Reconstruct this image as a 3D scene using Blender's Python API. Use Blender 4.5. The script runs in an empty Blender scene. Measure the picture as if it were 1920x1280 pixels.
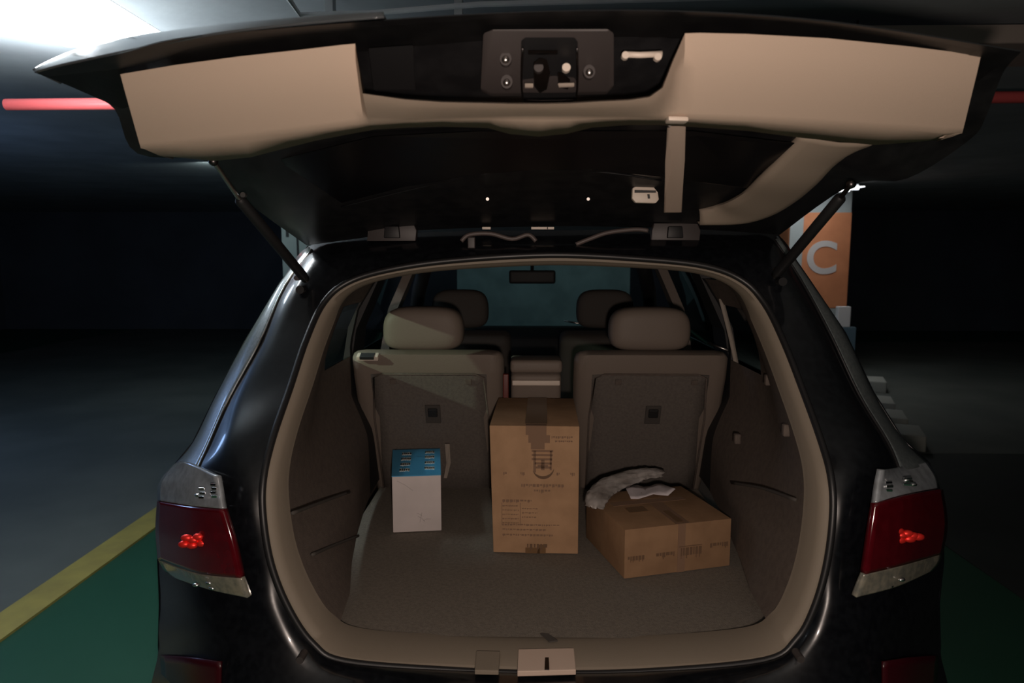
import bpy, bmesh, math, random
from mathutils import Vector, Matrix
random.seed(4)
S = bpy.context.scene
COL = S.collection

# ------------------------------------------------------------------ camera, world, exposure
PITCH, YAW, F0 = math.radians(6.9), math.radians(1.1), 1300.0
CAM = Vector((-.05, -1.4, 1.6))
cd = bpy.data.cameras.new('camera'); cam = bpy.data.objects.new('camera', cd); COL.objects.link(cam)
cam.location = CAM; cam.rotation_euler = (math.pi/2-PITCH, 0, YAW)
cd.sensor_width = 36; cd.lens = 36*F0/1920; cd.clip_start = .02
cd.dof.use_dof = True; cd.dof.focus_distance = 1.9; cd.dof.aperture_fstop = 5.0
S.camera = cam
w = bpy.data.worlds.new('world'); S.world = w; w.use_nodes = True
w.node_tree.nodes['Background'].inputs[0].default_value = (.45, .6, .8, 1)
w.node_tree.nodes['Background'].inputs[1].default_value = .006
S.view_settings.view_transform = 'Standard'; S.view_settings.look = 'None'
S.view_settings.exposure = 0; S.view_settings.gamma = 1; S.view_settings.use_curve_mapping = False
S.cycles.use_denoising = True
S.cycles.max_bounces = 8

def light(name, kind, loc, power, col, size=.1, rot=None, size_y=None):
    l = bpy.data.lights.new(name, kind); l.energy = power; l.color = col
    if kind == 'AREA':
        l.size = size
        if size_y: l.shape = 'RECTANGLE'; l.size_y = size_y
    else: l.shadow_soft_size = size
    o = bpy.data.objects.new(name, l); COL.objects.link(o); o.location = loc
    if rot: o.rotation_euler = rot
    return o
# phone torch beside the lens; it lights the near things far more than the seats
light('phone_torch', 'POINT', (-.02, -1.44, 1.53), 52, (1, .82, .71), .02)
# garage lights; ceiling tube and uplight sit at the glowing lamp mesh further down
sp = light('headrest_patch_light', 'SPOT', (-3.4, -.6, 2.43), 260, (.85, 1, .76), .04)  # unseen spot without a fixture, added for the light patch on the headrest
sp.data.spot_size = math.radians(16); sp.data.spot_blend = .5
sp.rotation_euler = (Vector((-.45, 1.0, 1.33))-sp.location).to_track_quat('-Z', 'Y').to_euler()
light('ceiling_tube_light', 'POINT', (-2.2, 1.5, 2.22), 11, (.72, .86, 1), .12)
light('lamp_uplight', 'AREA', (-2.1, 1.6, 2.25), 16, (.9, .97, 1), .5, (math.pi, 0, 0), .5)
light('lane_fill_light', 'POINT', (-5.4, 3.0, 2.1), 34, (.34, .55, 1), .3)  # added blue fill out of frame, no tube, grading the ceiling on the left

# ------------------------------------------------------------------ pixel to world helpers
FW = Vector((-math.sin(YAW)*math.cos(PITCH), math.cos(YAW)*math.cos(PITCH), -math.sin(PITCH)))
RT = Vector((math.cos(YAW), math.sin(YAW), 0)); UP = RT.cross(FW)
def ray(px, py): return FW + RT*((px-960)/F0) + UP*((640-py)/F0)
def P(px, py, Y):
    d = ray(px, py); return CAM + d*((Y-CAM.y)/d.y)
def PZ(px, py, z):
    d = ray(px, py); return CAM + d*((z-CAM.z)/d.z)

# ------------------------------------------------------------------ materials
def mat(name, col, rough=.6, metal=0, spec=.5, coat=0, noise=None, bump=0, bscale=200, col2=None, nscale=30, emit=None, estr=0):
    m = bpy.data.materials.new(name); m.use_nodes = True
    nt = m.node_tree; b = nt.nodes['Principled BSDF']
    b.inputs['Base Color'].default_value = (*col, 1); b.inputs['Roughness'].default_value = rough
    b.inputs['Metallic'].default_value = metal; b.inputs['Specular IOR Level'].default_value = spec
    b.inputs['Coat Weight'].default_value = coat; b.inputs['Coat Roughness'].default_value = .06
    tc = nt.nodes.new('ShaderNodeTexCoord')
    if col2:
        n = nt.nodes.new('ShaderNodeTexNoise'); n.inputs['Scale'].default_value = nscale; n.inputs['Detail'].default_value = 5
        nt.links.new(tc.outputs['Object'], n.inputs['Vector'])
        r = nt.nodes.new('ShaderNodeValToRGB'); r.color_ramp.elements[0].position = .38; r.color_ramp.elements[1].position = .64
        r.color_ramp.elements[0].color = (*col, 1); r.color_ramp.elements[1].color = (*col2, 1)
        nt.links.new(n.outputs['Fac'], r.inputs[0]); nt.links.new(r.outputs[0], b.inputs['Base Color'])
    if bump:
        n = nt.nodes.new('ShaderNodeTexNoise'); n.inputs['Scale'].default_value = bscale; n.inputs['Detail'].default_value = 3
        nt.links.new(tc.outputs['Object'], n.inputs['Vector'])
        bp = nt.nodes.new('ShaderNodeBump'); bp.inputs['Strength'].default_value = bump; bp.inputs['Distance'].default_value = .002
        nt.links.new(n.outputs['Fac'], bp.inputs['Height']); nt.links.new(bp.outputs[0], b.inputs['Normal'])
    if emit:
        b.inputs['Emission Color'].default_value = (*emit, 1); b.inputs['Emission Strength'].default_value = estr
    return m
def glass(name, tint, gloss=.08):
    m = bpy.data.materials.new(name); m.use_nodes = True; nt = m.node_tree
    nt.nodes.remove(nt.nodes['Principled BSDF']); out = nt.nodes['Material Output']
    t = nt.nodes.new('ShaderNodeBsdfTransparent'); t.inputs[0].default_value = (*tint, 1)
    g = nt.nodes.new('ShaderNodeBsdfGlossy'); g.inputs['Roughness'].default_value = .03
    fc = nt.nodes.new('ShaderNodeLayerWeight'); fc.inputs[0].default_value = .5
    pw = nt.nodes.new('ShaderNodeMath'); pw.operation = 'POWER'; pw.inputs[1].default_value = 4; nt.links.new(fc.outputs['Facing'], pw.inputs[0])
    lw = nt.nodes.new('ShaderNodeMath'); lw.operation = 'MULTIPLY_ADD'; lw.inputs[1].default_value = .8; lw.inputs[2].default_value = .04; nt.links.new(pw.outputs[0], lw.inputs[0])
    mx = nt.nodes.new('ShaderNodeMixShader')
    nt.links.new(lw.outputs[0], mx.inputs[0]); nt.links.new(t.outputs[0], mx.inputs[1]); nt.links.new(g.outputs[0], mx.inputs[2])
    nt.links.new(mx.outputs[0], out.inputs[0]); return m

M = {}
M['paint'] = mat('black_paint', (.003, .0035, .005), .28, spec=.4, coat=.5, col2=(.006, .007, .009), nscale=60)
M['pillar'] = M['paint']
M['inner_black'] = mat('inner_black_paint', (.005, .005, .006), .5, spec=.35)
M['tail_in'] = mat('tailgate_inner_black', (.007, .007, .008), .42, spec=.4, col2=(.012, .012, .013), nscale=25)
M['plastic'] = mat('black_plastic', (.008, .008, .009), .55)
M['rubber'] = mat('black_rubber', (.01, .01, .011), .42)
M['beige'] = mat('beige_trim', (.56, .435, .345), .62, bump=.25, bscale=900, spec=.3)
M['beige_gloss'] = mat('beige_smooth_trim', (.54, .42, .345), .45, spec=.4)
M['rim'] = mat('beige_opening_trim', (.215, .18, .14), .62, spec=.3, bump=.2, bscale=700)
M['side'] = mat('taupe_side_trim', (.135, .108, .092), .85, spec=.2, bump=.5, bscale=500, col2=(.112, .09, .078), nscale=60)
M['carpet'] = mat('cargo_carpet', (.21, .185, .155), .95, spec=.08, bump=1, bscale=420, col2=(.17, .15, .128), nscale=110)
M['seatback'] = mat('seat_back_carpet', (.155, .135, .12), .95, spec=.08, bump=.8, bscale=500, col2=(.13, .113, .102), nscale=120)
M['leather'] = mat('beige_leather', (.18, .145, .12), .55, spec=.3, bump=.3, bscale=250)
M['dark_fabric'] = mat('dark_cabin_fabric', (.06, .052, .046), .8)
M['dark_in'] = mat('dark_cabin_plastic', (.012, .012, .013), .6)
M['metal'] = mat('steel', (.55, .52, .5), .3, metal=1)
M['dkmetal'] = mat('dark_steel', (.1, .09, .09), .35, metal=1)
M['greyplate'] = mat('grey_latch_plate', (.045, .038, .037), .5, spec=.4)
M['clip'] = mat('cream_plastic', (.62, .53, .45), .5)
M['card'] = mat('cardboard', (.44, .27, .155), .8, spec=.2, bump=.25, bscale=120, col2=(.37, .225, .128), nscale=14)
M['card2'] = mat('brown_cardboard', (.30, .18, .10), .8, spec=.2, bump=.25, bscale=120, col2=(.25, .148, .082), nscale=14)
M['tape'] = mat('brown_tape', (.17, .095, .045), .3, spec=.6)
M['ink'] = mat('brown_ink', (.14, .08, .045), .8)
M['ink_light'] = mat('faded_brown_ink', (.22, .13, .08), .8)
M['white'] = mat('white_card', (.67, .60, .585), .6, col2=(.6, .54, .525), nscale=9)
M['blue'] = mat('blue_card', (.06, .33, .58), .5)
M['print'] = mat('white_print', (.92, .95, .90), .6)
M['pen'] = mat('pale_scribble', (.42, .38, .38), .7)
M['plasticbag'] = mat('milky_plastic_bag', (.44, .41, .39), .35, spec=.6, bump=1, bscale=45, col2=(.27, .24, .22), nscale=18)
M['paper'] = mat('white_paper', (.66, .60, .62), .7)
M['red'] = mat('red_lens', (.085, .003, .007), .12, spec=.5, coat=.3, col2=(.065, .002, .005), nscale=40)
M['redref'] = mat('red_reflector', (1, .04, .03), .4, metal=.6)
M['clear'] = mat('clear_lens', (.34, .37, .40), .16, spec=.7, coat=.5, metal=.25, col2=(.26, .28, .3), nscale=45)
M['clear_low'] = mat('clear_reverse_lens', (.30, .28, .22), .16, spec=.7, coat=.5, metal=.25, col2=(.19, .19, .16), nscale=60)
M['chrome'] = mat('chrome', (.9, .9, .9), .15, metal=1)
M['glass'] = glass('tinted_glass', (.42, .5, .47))
M['wind'] = glass('windscreen_glass', (.75, .85, .82))
M['privacy'] = glass('privacy_glass', (.05, .06, .06))
M['tyre'] = mat('tyre_rubber', (.015, .015, .015), .8)
M['belt'] = mat('seat_belt_webbing', (.30, .26, .22), .7)

# ------------------------------------------------------------------ mesh helpers
def tag(o, label=None, cat=None, group=None, kind=None):
    if label: o['label'] = label
    if cat: o['category'] = cat
    if group: o['group'] = group
    if kind: o['kind'] = kind
    return o
def empty(name, loc=(0, 0, 0), rz=0, parent=None):
    o = bpy.data.objects.new(name, None); COL.objects.link(o); o.location = loc; o.rotation_euler = (0, 0, rz)
    if parent: o.parent = parent
    return o
def obj(name, bm, m, parent=None, smooth=False, angle=None):
    bmesh.ops.recalc_face_normals(bm, faces=bm.faces)
    me = bpy.data.meshes.new(name); bm.to_mesh(me); bm.free()
    me.materials.append(m)
    if smooth:
        for p in me.polygons: p.use_smooth = True
        if angle: me.set_sharp_from_angle(angle=math.radians(angle))
    o = bpy.data.objects.new(name, me); COL.objects.link(o)
    if parent: o.parent = parent
    return o
def cr(a, b, c, d, t):
    return .5*((2*b)+(c-a)*t+(2*a-5*b+4*c-d)*t*t+(3*b-a-3*c+d)*t*t*t)
def spline(pts, n, closed=False):
    out = []; N = len(pts); segs = N if closed else N-1
    for i in range(segs):
        g = (lambda k: pts[k % N]) if closed else (lambda k: pts[min(max(k, 0), N-1)])
        for j in range(n): out.append(cr(g(i-1), g(i), g(i+1), g(i+2), j/n))
    if not closed: out.append(pts[-1].copy())
    return out
def loft(rows, nu=4, nv=4, closed=False):            # rows: list of lists of Vectors
    rr = [spline(r, nv) for r in rows]
    cols = list(zip(*rr)); cc = [spline(list(c), nu, closed) for c in cols]
    return [list(r) for r in zip(*cc)]
def grid_bm(rows, closed=False, skip=None, bm=None):
    bm = bm or bmesh.new(); V = [[bm.verts.new(p) for p in r] for r in rows]
    n = len(rows)
    for i in range(n if closed else n-1):
        for j in range(len(rows[0])-1):
            if skip and skip(i, j): continue
            try: bm.faces.new((V[i][j], V[(i+1) % n][j], V[(i+1) % n][j+1], V[i][j+1]))
            except ValueError: pass
    return bm
def solid(o, t, off=0):
    md = o.modifiers.new('thickness', 'SOLIDIFY'); md.thickness = t; md.offset = off; return o
def prism_bm(front, depth, bm=None):                  # polygon pushed along the vector depth
    bm = bm or bmesh.new(); a = [bm.verts.new(p) for p in front]; b = [bm.verts.new(p+depth) for p in front]
    bm.faces.new(a); bm.faces.new(b[::-1]); n = len(a)
    for i in range(n): bm.faces.new((a[i], a[(i+1) % n], b[(i+1) % n], b[i]))
    return bm
def bev(bm, w, seg=2):
    bmesh.ops.bevel(bm, geom=list(bm.edges), offset=w, segments=seg, affect='EDGES', profile=.6, clamp_overlap=True); return bm
def box_bm(c, d, bm=None, rot=None):
    bm = bm or bmesh.new(); r = bmesh.ops.create_cube(bm, size=1)['verts']
    mt = Matrix.Translation(Vector(c)) @ (rot.to_4x4() if rot else Matrix.Identity(4)) @ Matrix.Diagonal((*d, 1))
    bmesh.ops.transform(bm, matrix=mt, verts=r); return bm
def rbox(name, c, d, m, parent=None, w=.01, seg=3, rot=None):
    bm = bmesh.new(); bmesh.ops.create_cube(bm, size=1)
    bmesh.ops.transform(bm, matrix=Matrix.Diagonal((*d, 1)), verts=bm.verts); bev(bm, w, seg)
    bmesh.ops.transform(bm, matrix=Matrix.Translation(Vector(c)) @ (rot.to_4x4() if rot else Matrix.Identity(4)), verts=bm.verts)
    return obj(name, bm, m, parent, True, 40)
def tube_bm(pts, r, n=10, closed=False, bm=None):
    bm = bm or bmesh.new(); rings = []; N = len(pts); rr = r if isinstance(r, (list, tuple)) else [r]*N
    for i, p in enumerate(pts):
        t = (pts[(i+1) % N]-pts[i-1]) if closed else (pts[min(i+1, N-1)]-pts[max(i-1, 0)])
        t.normalize(); a = Vector((0, 1, 0)) if closed else (Vector((0, 0, 1)) if abs(t.z) < .9 else Vector((1, 0, 0)))
        u = t.cross(a).normalized(); v = t.cross(u)
        rings.append([p+rr[i]*(u*math.cos(k*2*math.pi/n)+v*math.sin(k*2*math.pi/n)) for k in range(n)])
    V = [[bm.verts.new(q) for q in rg] for rg in rings]
    for i in range(N if closed else N-1):
        for k in range(n):
            bm.faces.new((V[i][k], V[i][(k+1) % n], V[(i+1) % N][(k+1) % n], V[(i+1) % N][k]))
    if not closed: bm.faces.new(V[0]); bm.faces.new(V[-1][::-1])
    return bm
def disc_px(name, px, py, Y, rp, m, parent, depth=.008, n=14):
    q = [P(px+rp*math.cos(k*2*math.pi/n), py+rp*math.sin(k*2*math.pi/n), Y) for k in range(n)]
    return obj(name, prism_bm(q, Vector((0, depth, 0))), m, parent)
def slab_px(name, pts, Yf, depth, m, parent, bevel=0):
    q = [P(x, y, Yf(x, y) if callable(Yf) else Yf) for x, y in pts]
    bm = prism_bm(q, Vector((0, depth, 0)))
    if bevel: bev(bm, bevel, 2)
    return obj(name, bm, m, parent, bool(bevel), 35)

# ================================================================== GARAGE (the setting)
def floor_mat():
    m = bpy.data.materials.new('garage_floor_paint'); m.use_nodes = True; nt = m.node_tree; b = nt.nodes['Principled BSDF']
    b.inputs['Roughness'].default_value = .45
    g = nt.nodes.new('ShaderNodeNewGeometry'); n = nt.nodes.new('ShaderNodeTexNoise'); n.inputs['Scale'].default_value = 1.5
    n.inputs['Detail'].default_value = 6
    r = nt.nodes.new('ShaderNodeValToRGB'); r.color_ramp.elements[0].color = (.02, .085, .05, 1); r.color_ramp.elements[1].color = (.028, .115, .068, 1)
    nt.links.new(g.outputs['Position'], n.inputs['Vector']); nt.links.new(n.outputs['Fac'], r.inputs[0]); nt.links.new(r.outputs[0], b.inputs['Base Color'])
    return m
M['floor'] = floor_mat()
M['lane'] = mat('grey_lane_paint', (.15, .165, .15), .6, col2=(.11, .125, .115), nscale=1.2)
M['yellow'] = mat('worn_yellow_line', (.44, .37, .10), .6, col2=(.36, .3, .09), nscale=6)
M['ceil'] = mat('grey_ceiling_concrete', (.42, .46, .48), .9, col2=(.34, .37, .39), nscale=2.2, bump=.6, bscale=25)
M['wall'] = mat('dark_garage_wall', (.10, .12, .15), .85, col2=(.08, .095, .12), nscale=1)
M['teal'] = mat('teal_front_wall', (.18, .26, .27), .85, col2=(.13, .19, .20), nscale=3)
M['orange'] = mat('orange_column_paint', (.66, .26, .12), .6, col2=(.58, .22, .10), nscale=4)
M['colgrey'] = mat('grey_column_concrete', (.36, .40, .40), .8)
M['letter'] = mat('white_column_letter', (.6, .56, .54), .6)
M['pipe'] = mat('red_sprinkler_pipe', (.66, .11, .11), .4)
M['lamp'] = mat('lamp_diffuser', (.9, .9, .9), .5, emit=(.93, .97, 1), estr=3)
M['fixture'] = mat('white_fixture', (.8, .82, .84), .5)
M['floor_shade'] = mat('shaded_floor', (.04, .05, .048), .7, col2=(.03, .038, .036), nscale=2)  # floor colour darkened for the unlit ground right of the car
M['kerb'] = mat('pale_kerb_concrete', (.42, .44, .40), .8)

def struct(name, bm, m): return tag(obj(name, bm, m), kind='structure')
struct('floor', box_bm((0, 3, -.05), (24, 26, .1)), M['floor'])
struct('ceiling', box_bm((0, 3, 2.65), (24, 26, .1)), M['ceil'])
struct('wall_front', box_bm((0, 14.1, 1.3), (24, .2, 2.6)), M['wall'])
struct('wall_back', box_bm((0, -9.9, 1.3), (24, .2, 2.6)), M['wall'])
struct('wall_left', box_bm((-11.9, 2, 1.3), (.2, 24, 2.6)), M['wall'])
struct('wall_right', box_bm((11.9, 2, 1.3), (.2, 24, 2.6)), M['wall'])
struct('trim_1', box_bm((-5.6, 4, .004), (6.4, 20, .008)), M['lane'])['label'] = 'grey painted driving lane left of the bay'
struct('trim_2', box_bm((-2.33, 4, .006), (.17, 20, .012)), M['yellow'])['label'] = 'worn yellow bay line left of the car'
struct('trim_6', box_bm((6.0, 0, .003), (7.4, 9.4, .006)), M['floor_shade'])['label'] = 'unlit floor right of the car, darkened in its colour'
struct('trim_3', box_bm((5.9, 8.0, .004), (7.6, 7.6, .008)), M['lane'])['label'] = 'grey floor beyond the right kerb'
# pale concrete wall piece ahead of the car, seen through the windscreen
struct('trim_4', box_bm((.2, 8.4, 1.3), (2.4, .25, 2.6)), M['teal'])['label'] = 'pale teal wall ahead of the parked car'
# conduits under the ceiling above the car
t = empty('conduit', PZ(640, 12, 2.5)); tag(t, 'thin white cable conduit bending under the ceiling above the tailgate', 'pipe')
c_ = t.location.copy()
obj('tube', tube_bm([p-c_ for p in (PZ(500, -60, 2.52), PZ(540, -4, 2.5), PZ(563, 28, 2.5), PZ(700, 24, 2.5), PZ(900, 8, 2.5), PZ(1400, -6, 2.5))], .010, 8), M['fixture'], t, True, 40)
for px_ in (620, 860): obj('clamp', box_bm(PZ(px_, 26 if px_ < 700 else 12, 2.54)-c_, (.03, .05, .12)), M['fixture'], t)
t = empty('cable_tray', (.9, 1.72, 2.46)); tag(t, 'brown cable tray hanging above the middle of the tailgate', 'cable tray')
M['tray'] = mat('brown_tray_paint', (.32, .27, .24), .5)
obj('tray_base', box_bm((0, 0, 0), (3.1, .34, .012)), M['tray'], t)
for sy in (-1, 1): obj('tray_side', box_bm((0, sy*.17, .03), (3.1, .012, .07)), M['tray'], t)
for k in range(4): obj('hanger', tube_bm([Vector((-1.4+k*.93, 0, .0)), Vector((-1.4+k*.93, 0, .14))], .006, 6), M['dkmetal'], t)

# red sprinkler pipe
y = 2.1
a = P(12, 196, y); b = P(1925, 152, y); b = Vector((4.2, y, a.z+.02))
t = empty('sprinkler_pipe', a)
tag(t, 'red sprinkler pipe hanging under the garage ceiling behind the raised tailgate', 'pipe')
obj('pipe', tube_bm([Vector((0, 0, 0)), b-a], .028, 14), M['pipe'], t, True, 40)
for f in (.12, .45, .85):
    q = (b-a)*f
    obj('hanger', tube_bm([q+Vector((0, 0, .02)), Vector((q.x, 0, 2.6-a.z))], .006, 6), M['dkmetal'], t)
    obj('clamp', tube_bm([q-Vector((.015, 0, 0)), q+Vector((.015, 0, 0))], .034, 14), M['dkmetal'], t)

# lamps
def lamp(loc, label, L=.5, W=.30, rz=0, e=None, group=None):
    t = empty('ceiling_lamp', (loc[0], loc[1], loc[2]), rz); tag(t, label, 'lamp', group)
    bm = bmesh.new(); box_bm((0, 0, .05), (W*.8, L*.9, .03), bm); bev(bm, .01); obj('housing', bm, M['fixture'], t)
    bm = box_bm((0, 0, .028), (W, L, .012)); bev(bm, .003); obj('diffuser', bm, M['diff_hot'] if e else M['lamp'], t)
    for s in (-1, 1): obj('tube', tube_bm([Vector((s*W*.25, -L*.48, .012)), Vector((s*W*.25, L*.48, .012))], .014, 12), e or M['lamp'], t, True, 40)
    for s in (-1, 1): obj('hanger', tube_bm([Vector((0, s*L*.35, .06)), Vector((0, s*L*.35, 2.6-loc[2]))], .005, 6), M['dkmetal'], t)
    return t
lp = PZ(140, 42, 2.36)
M['lamp_hot'] = mat('bright_tube', (.9, .9, .9), .5, emit=(.92, .97, 1), estr=60)
M['diff_hot'] = mat('bright_diffuser', (.9, .9, .9), .5, emit=(.92, .97, 1), estr=4)
lamp((lp.x, lp.y, 2.34), 'bright twin tube lamp hanging by the upper left corner of the tailgate', .55, .42, 0, M['lamp_hot'])
q = PZ(1530, 362, 2.42)
lamp((q.x, q.y, 2.45), 'distant twin tube lamp in front of the orange column', 1.0, .5, math.pi/2)

# orange column C
cY = 8.3
c0 = P(1478, 485, cY); c1 = P(1592, 485, cY)
t = empty('column', ((c0.x+c1.x)/2, cY+.4, 0)); tag(t, 'concrete column painted orange with a white letter C', 'column')
wd = c1.x-c0.x
zt, zb = P(1540, 398, cY).z, P(1540, 578, cY).z
bm = box_bm((0, 0, 1.3), (wd, .8, 2.6)); bev(bm, .015); obj('shaft', bm, M['colgrey'], t)
bm = box_bm((0, 0, (zt+zb)/2), (wd+.012, .812, zt-zb)); bev(bm, .015); obj('orange_band', bm, M['orange'], t)
tc = bpy.data.curves.new('letter', 'FONT'); tc.body = 'C'; tc.size = .62; tc.extrude = .004; tc.offset = .012; tc.align_x = 'CENTER'; tc.align_y = 'CENTER'
bm = box_bm((-wd/2+.09, -.405, 1.45), (.18, .03, 2.3)); bev(bm, .004); obj('lit_side_strip', bm, M['colgrey'], t)  # pale strip standing in for the lit left side face of the shaft
to = bpy.data.objects.new('tmp', tc); COL.objects.link(to); dg = bpy.context.evaluated_depsgraph_get()
me = bpy.data.meshes.new_from_object(to.evaluated_get(dg)); bpy.data.objects.remove(to)
me.materials.clear(); me.materials.append(M['letter'])
o = bpy.data.objects.new('painted_letter', me); COL.objects.link(o); o.parent = t
lc = P(1540, 486, cY); o.location = (lc.x-t.location.x, -.412, lc.z); o.rotation_euler = (math.pi/2, 0, 0)
light('column_light', 'AREA', (q.x-.3, q.y-1.2, 2.5), 6, (1, .92, .86), .5, (math.radians(35), 0, 0), .5)

# grey-green duct cabinet seen behind the left strut
cb = P(552, 470, 7.2); ca = P(526, 470, 7.2); cc = P(578, 470, 7.2)
t = empty('cabinet', (cb.x, 7.5, 0)); tag(t, 'tall pale grey cabinet with a dark slot behind the left strut', 'cabinet')
M['cab'] = mat('pale_grey_green_metal', (.34, .40, .38), .5)
ww = cc.x-ca.x; zc = P(552, 402, 7.2).z
bm = box_bm((0, 0, zc/2), (ww, .5, zc)); bev(bm, .01); obj('body', bm, M['cab'], t)
obj('slot', box_bm((ww*.08, -.255, zc-.55), (.02, .02, .9)), M['dark_in'], t)
obj('slot', box_bm((-ww*.28, -.255, zc-.12), (.03, .02, .30)), M['dark_in'], t)
obj('door', box_bm((ww*.30, -.258, zc-.6), (ww*.3, .02, 1.0)), M['cab'], t)
light('front_wall_light', 'AREA', (.3, 6.6, 2.5), 3.6, (.8, .97, 1), .8, (math.radians(50), 0, 0), .3)
light('cabinet_light', 'AREA', (cb.x-.4, 5.9, 2.5), 6, (.85, 1, .97), .4, (math.radians(40), 0, 0))

# kerb blocks and white-blue barrier right of the car
kb = [(1640, 722, 'far'), (1652, 762, 'b'), (1672, 790, 'c'), (1702, 822, 'near')]
lb = ['pale kerb block right of the car, farthest from the camera', 'pale kerb block right of the car, second from the far end',
      'pale kerb block right of the car, second from the near end', 'pale kerb block right of the car, nearest the right tail light']
for (kx, ky, _), l in zip(kb, lb):
    q = PZ(kx, ky, .06); t = rbox('kerb_block', (0, 0, .07), (.22, .42, .14), M['kerb'], None, .015)
    t.location = (q.x, q.y, 0); t.rotation_euler = (0, 0, -.38); tag(t, l, 'kerb', 'kerb blocks right of the car')
q = P(1580, 600, 7.4); t = empty('barrier', (q.x, 7.4, 0)); tag(t, 'small white barrier with blue lower panel below the orange column', 'barrier')
bm = box_bm((0, 0, .86), (.16, .08, .26)); bev(bm, .01); obj('top_panel', bm, M['fixture'], t)
M['bluepanel'] = mat('blue_grey_panel', (.12, .2, .26), .6)
bm = box_bm((.04, 0, .40), (.24, .08, .66)); bev(bm, .01); obj('lower_panel', bm, M['bluepanel'], t)
obj('foot', box_bm((0, 0, .035), (.36, .3, .07)), M['kerb'], t)

# ================================================================== CAR
car = empty('car', (0, 0, 0))
tag(car, 'black sport utility vehicle with raised tailgate and beige cargo area', 'car')

L = [[(1032,480,.41),(1032,462,.45),(1032,455,.48),(1032,432,.54)],
 [(850,490,.41),(845,466,.45),(840,455,.48),(835,434,.54)],
 [(730,507,.40),(700,480,.44),(690,464,.48),(680,442,.55)],
 [(655,530,.39),(620,497,.42),(600,477,.46),(578,462,.56)],
 [(610,568,.36),(570,555,.37),(548,540,.40),(524,533,.52)],
 [(577,638,.29),(530,640,.30),(500,640,.33),(460,640,.45)],
 [(548,725,.21),(480,740,.22),(440,745,.26),(405,742,.40)],
 [(516,818,.12),(440,825,.12),(400,835,.17),(362,830,.34)],
 [(498,895,.06),(440,895,.06),(370,893,.13),(322,878,.30)],
 [(497,965,.035),(450,968,.03),(360,955,.10),(297,945,.25)],
 [(512,1055,.02),(470,1070,.015),(370,1070,.08),(297,1055,.22)],
 [(545,1138,.01),(490,1140,-.01),(380,1140,.04),(300,1130,.20)],
 [(590,1203,.005),(540,1215,-.03),(400,1210,.0),(298,1210,.17)],
 [(650,1236,0),(610,1270,-.05),(450,1340,-.06),(310,1400,.12)],
 [(850,1252,0),(845,1274,-.05),(840,1320,-.1),(800,1470,-.1)],
 [(1032,1258,0),(1032,1278,-.05),(1032,1325,-.1),(1032,1480,-.1)]]
RR = [None,
 [(1200,487,.41),(1205,463,.45),(1210,453,.48),(1215,430,.54)],
 [(1320,500,.40),(1350,472,.44),(1365,455,.48),(1380,432,.55)],
 [(1390,527,.39),(1420,490,.42),(1440,465,.46),(1458,440,.56)],
 [(1432,572,.36),(1465,550,.37),(1485,530,.40),(1512,517,.52)],
 [(1468,645,.29),(1515,640,.30),(1545,630,.33),(1585,625,.45)],
 [(1503,735,.21),(1560,740,.22),(1600,740,.26),(1637,735,.40)],
 [(1537,830,.12),(1610,830,.12),(1655,830,.17),(1692,822,.34)],
 [(1555,900,.06),(1610,895,.06),(1680,885,.13),(1742,868,.30)],
 [(1557,970,.035),(1600,970,.03),(1690,955,.10),(1768,940,.25)],
 [(1545,1060,.02),(1585,1070,.015),(1680,1070,.08),(1768,1055,.22)],
 [(1522,1138,.01),(1570,1140,-.01),(1670,1140,.04),(1760,1130,.20)],
 [(1490,1195,.005),(1530,1210,-.03),(1650,1210,.0),(1762,1210,.17)],
 [(1430,1234,0),(1450,1270,-.05),(1600,1340,-.06),(1752,1400,.12)],
 [(1220,1254,0),(1225,1275,-.05),(1230,1320,-.1),(1270,1470,-.1)]]
ring = [[P(*p) for p in r] for r in L + RR[14:0:-1]]
NU = 6
G = loft(ring, NU, 4, True)
body = obj('rear_body', grid_bm(G, True), M['paint'], car, True, 50)
O = [r[0] for r in G]                                  # outline of the opening
CEN = Vector((0, 0, 1.15))

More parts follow.
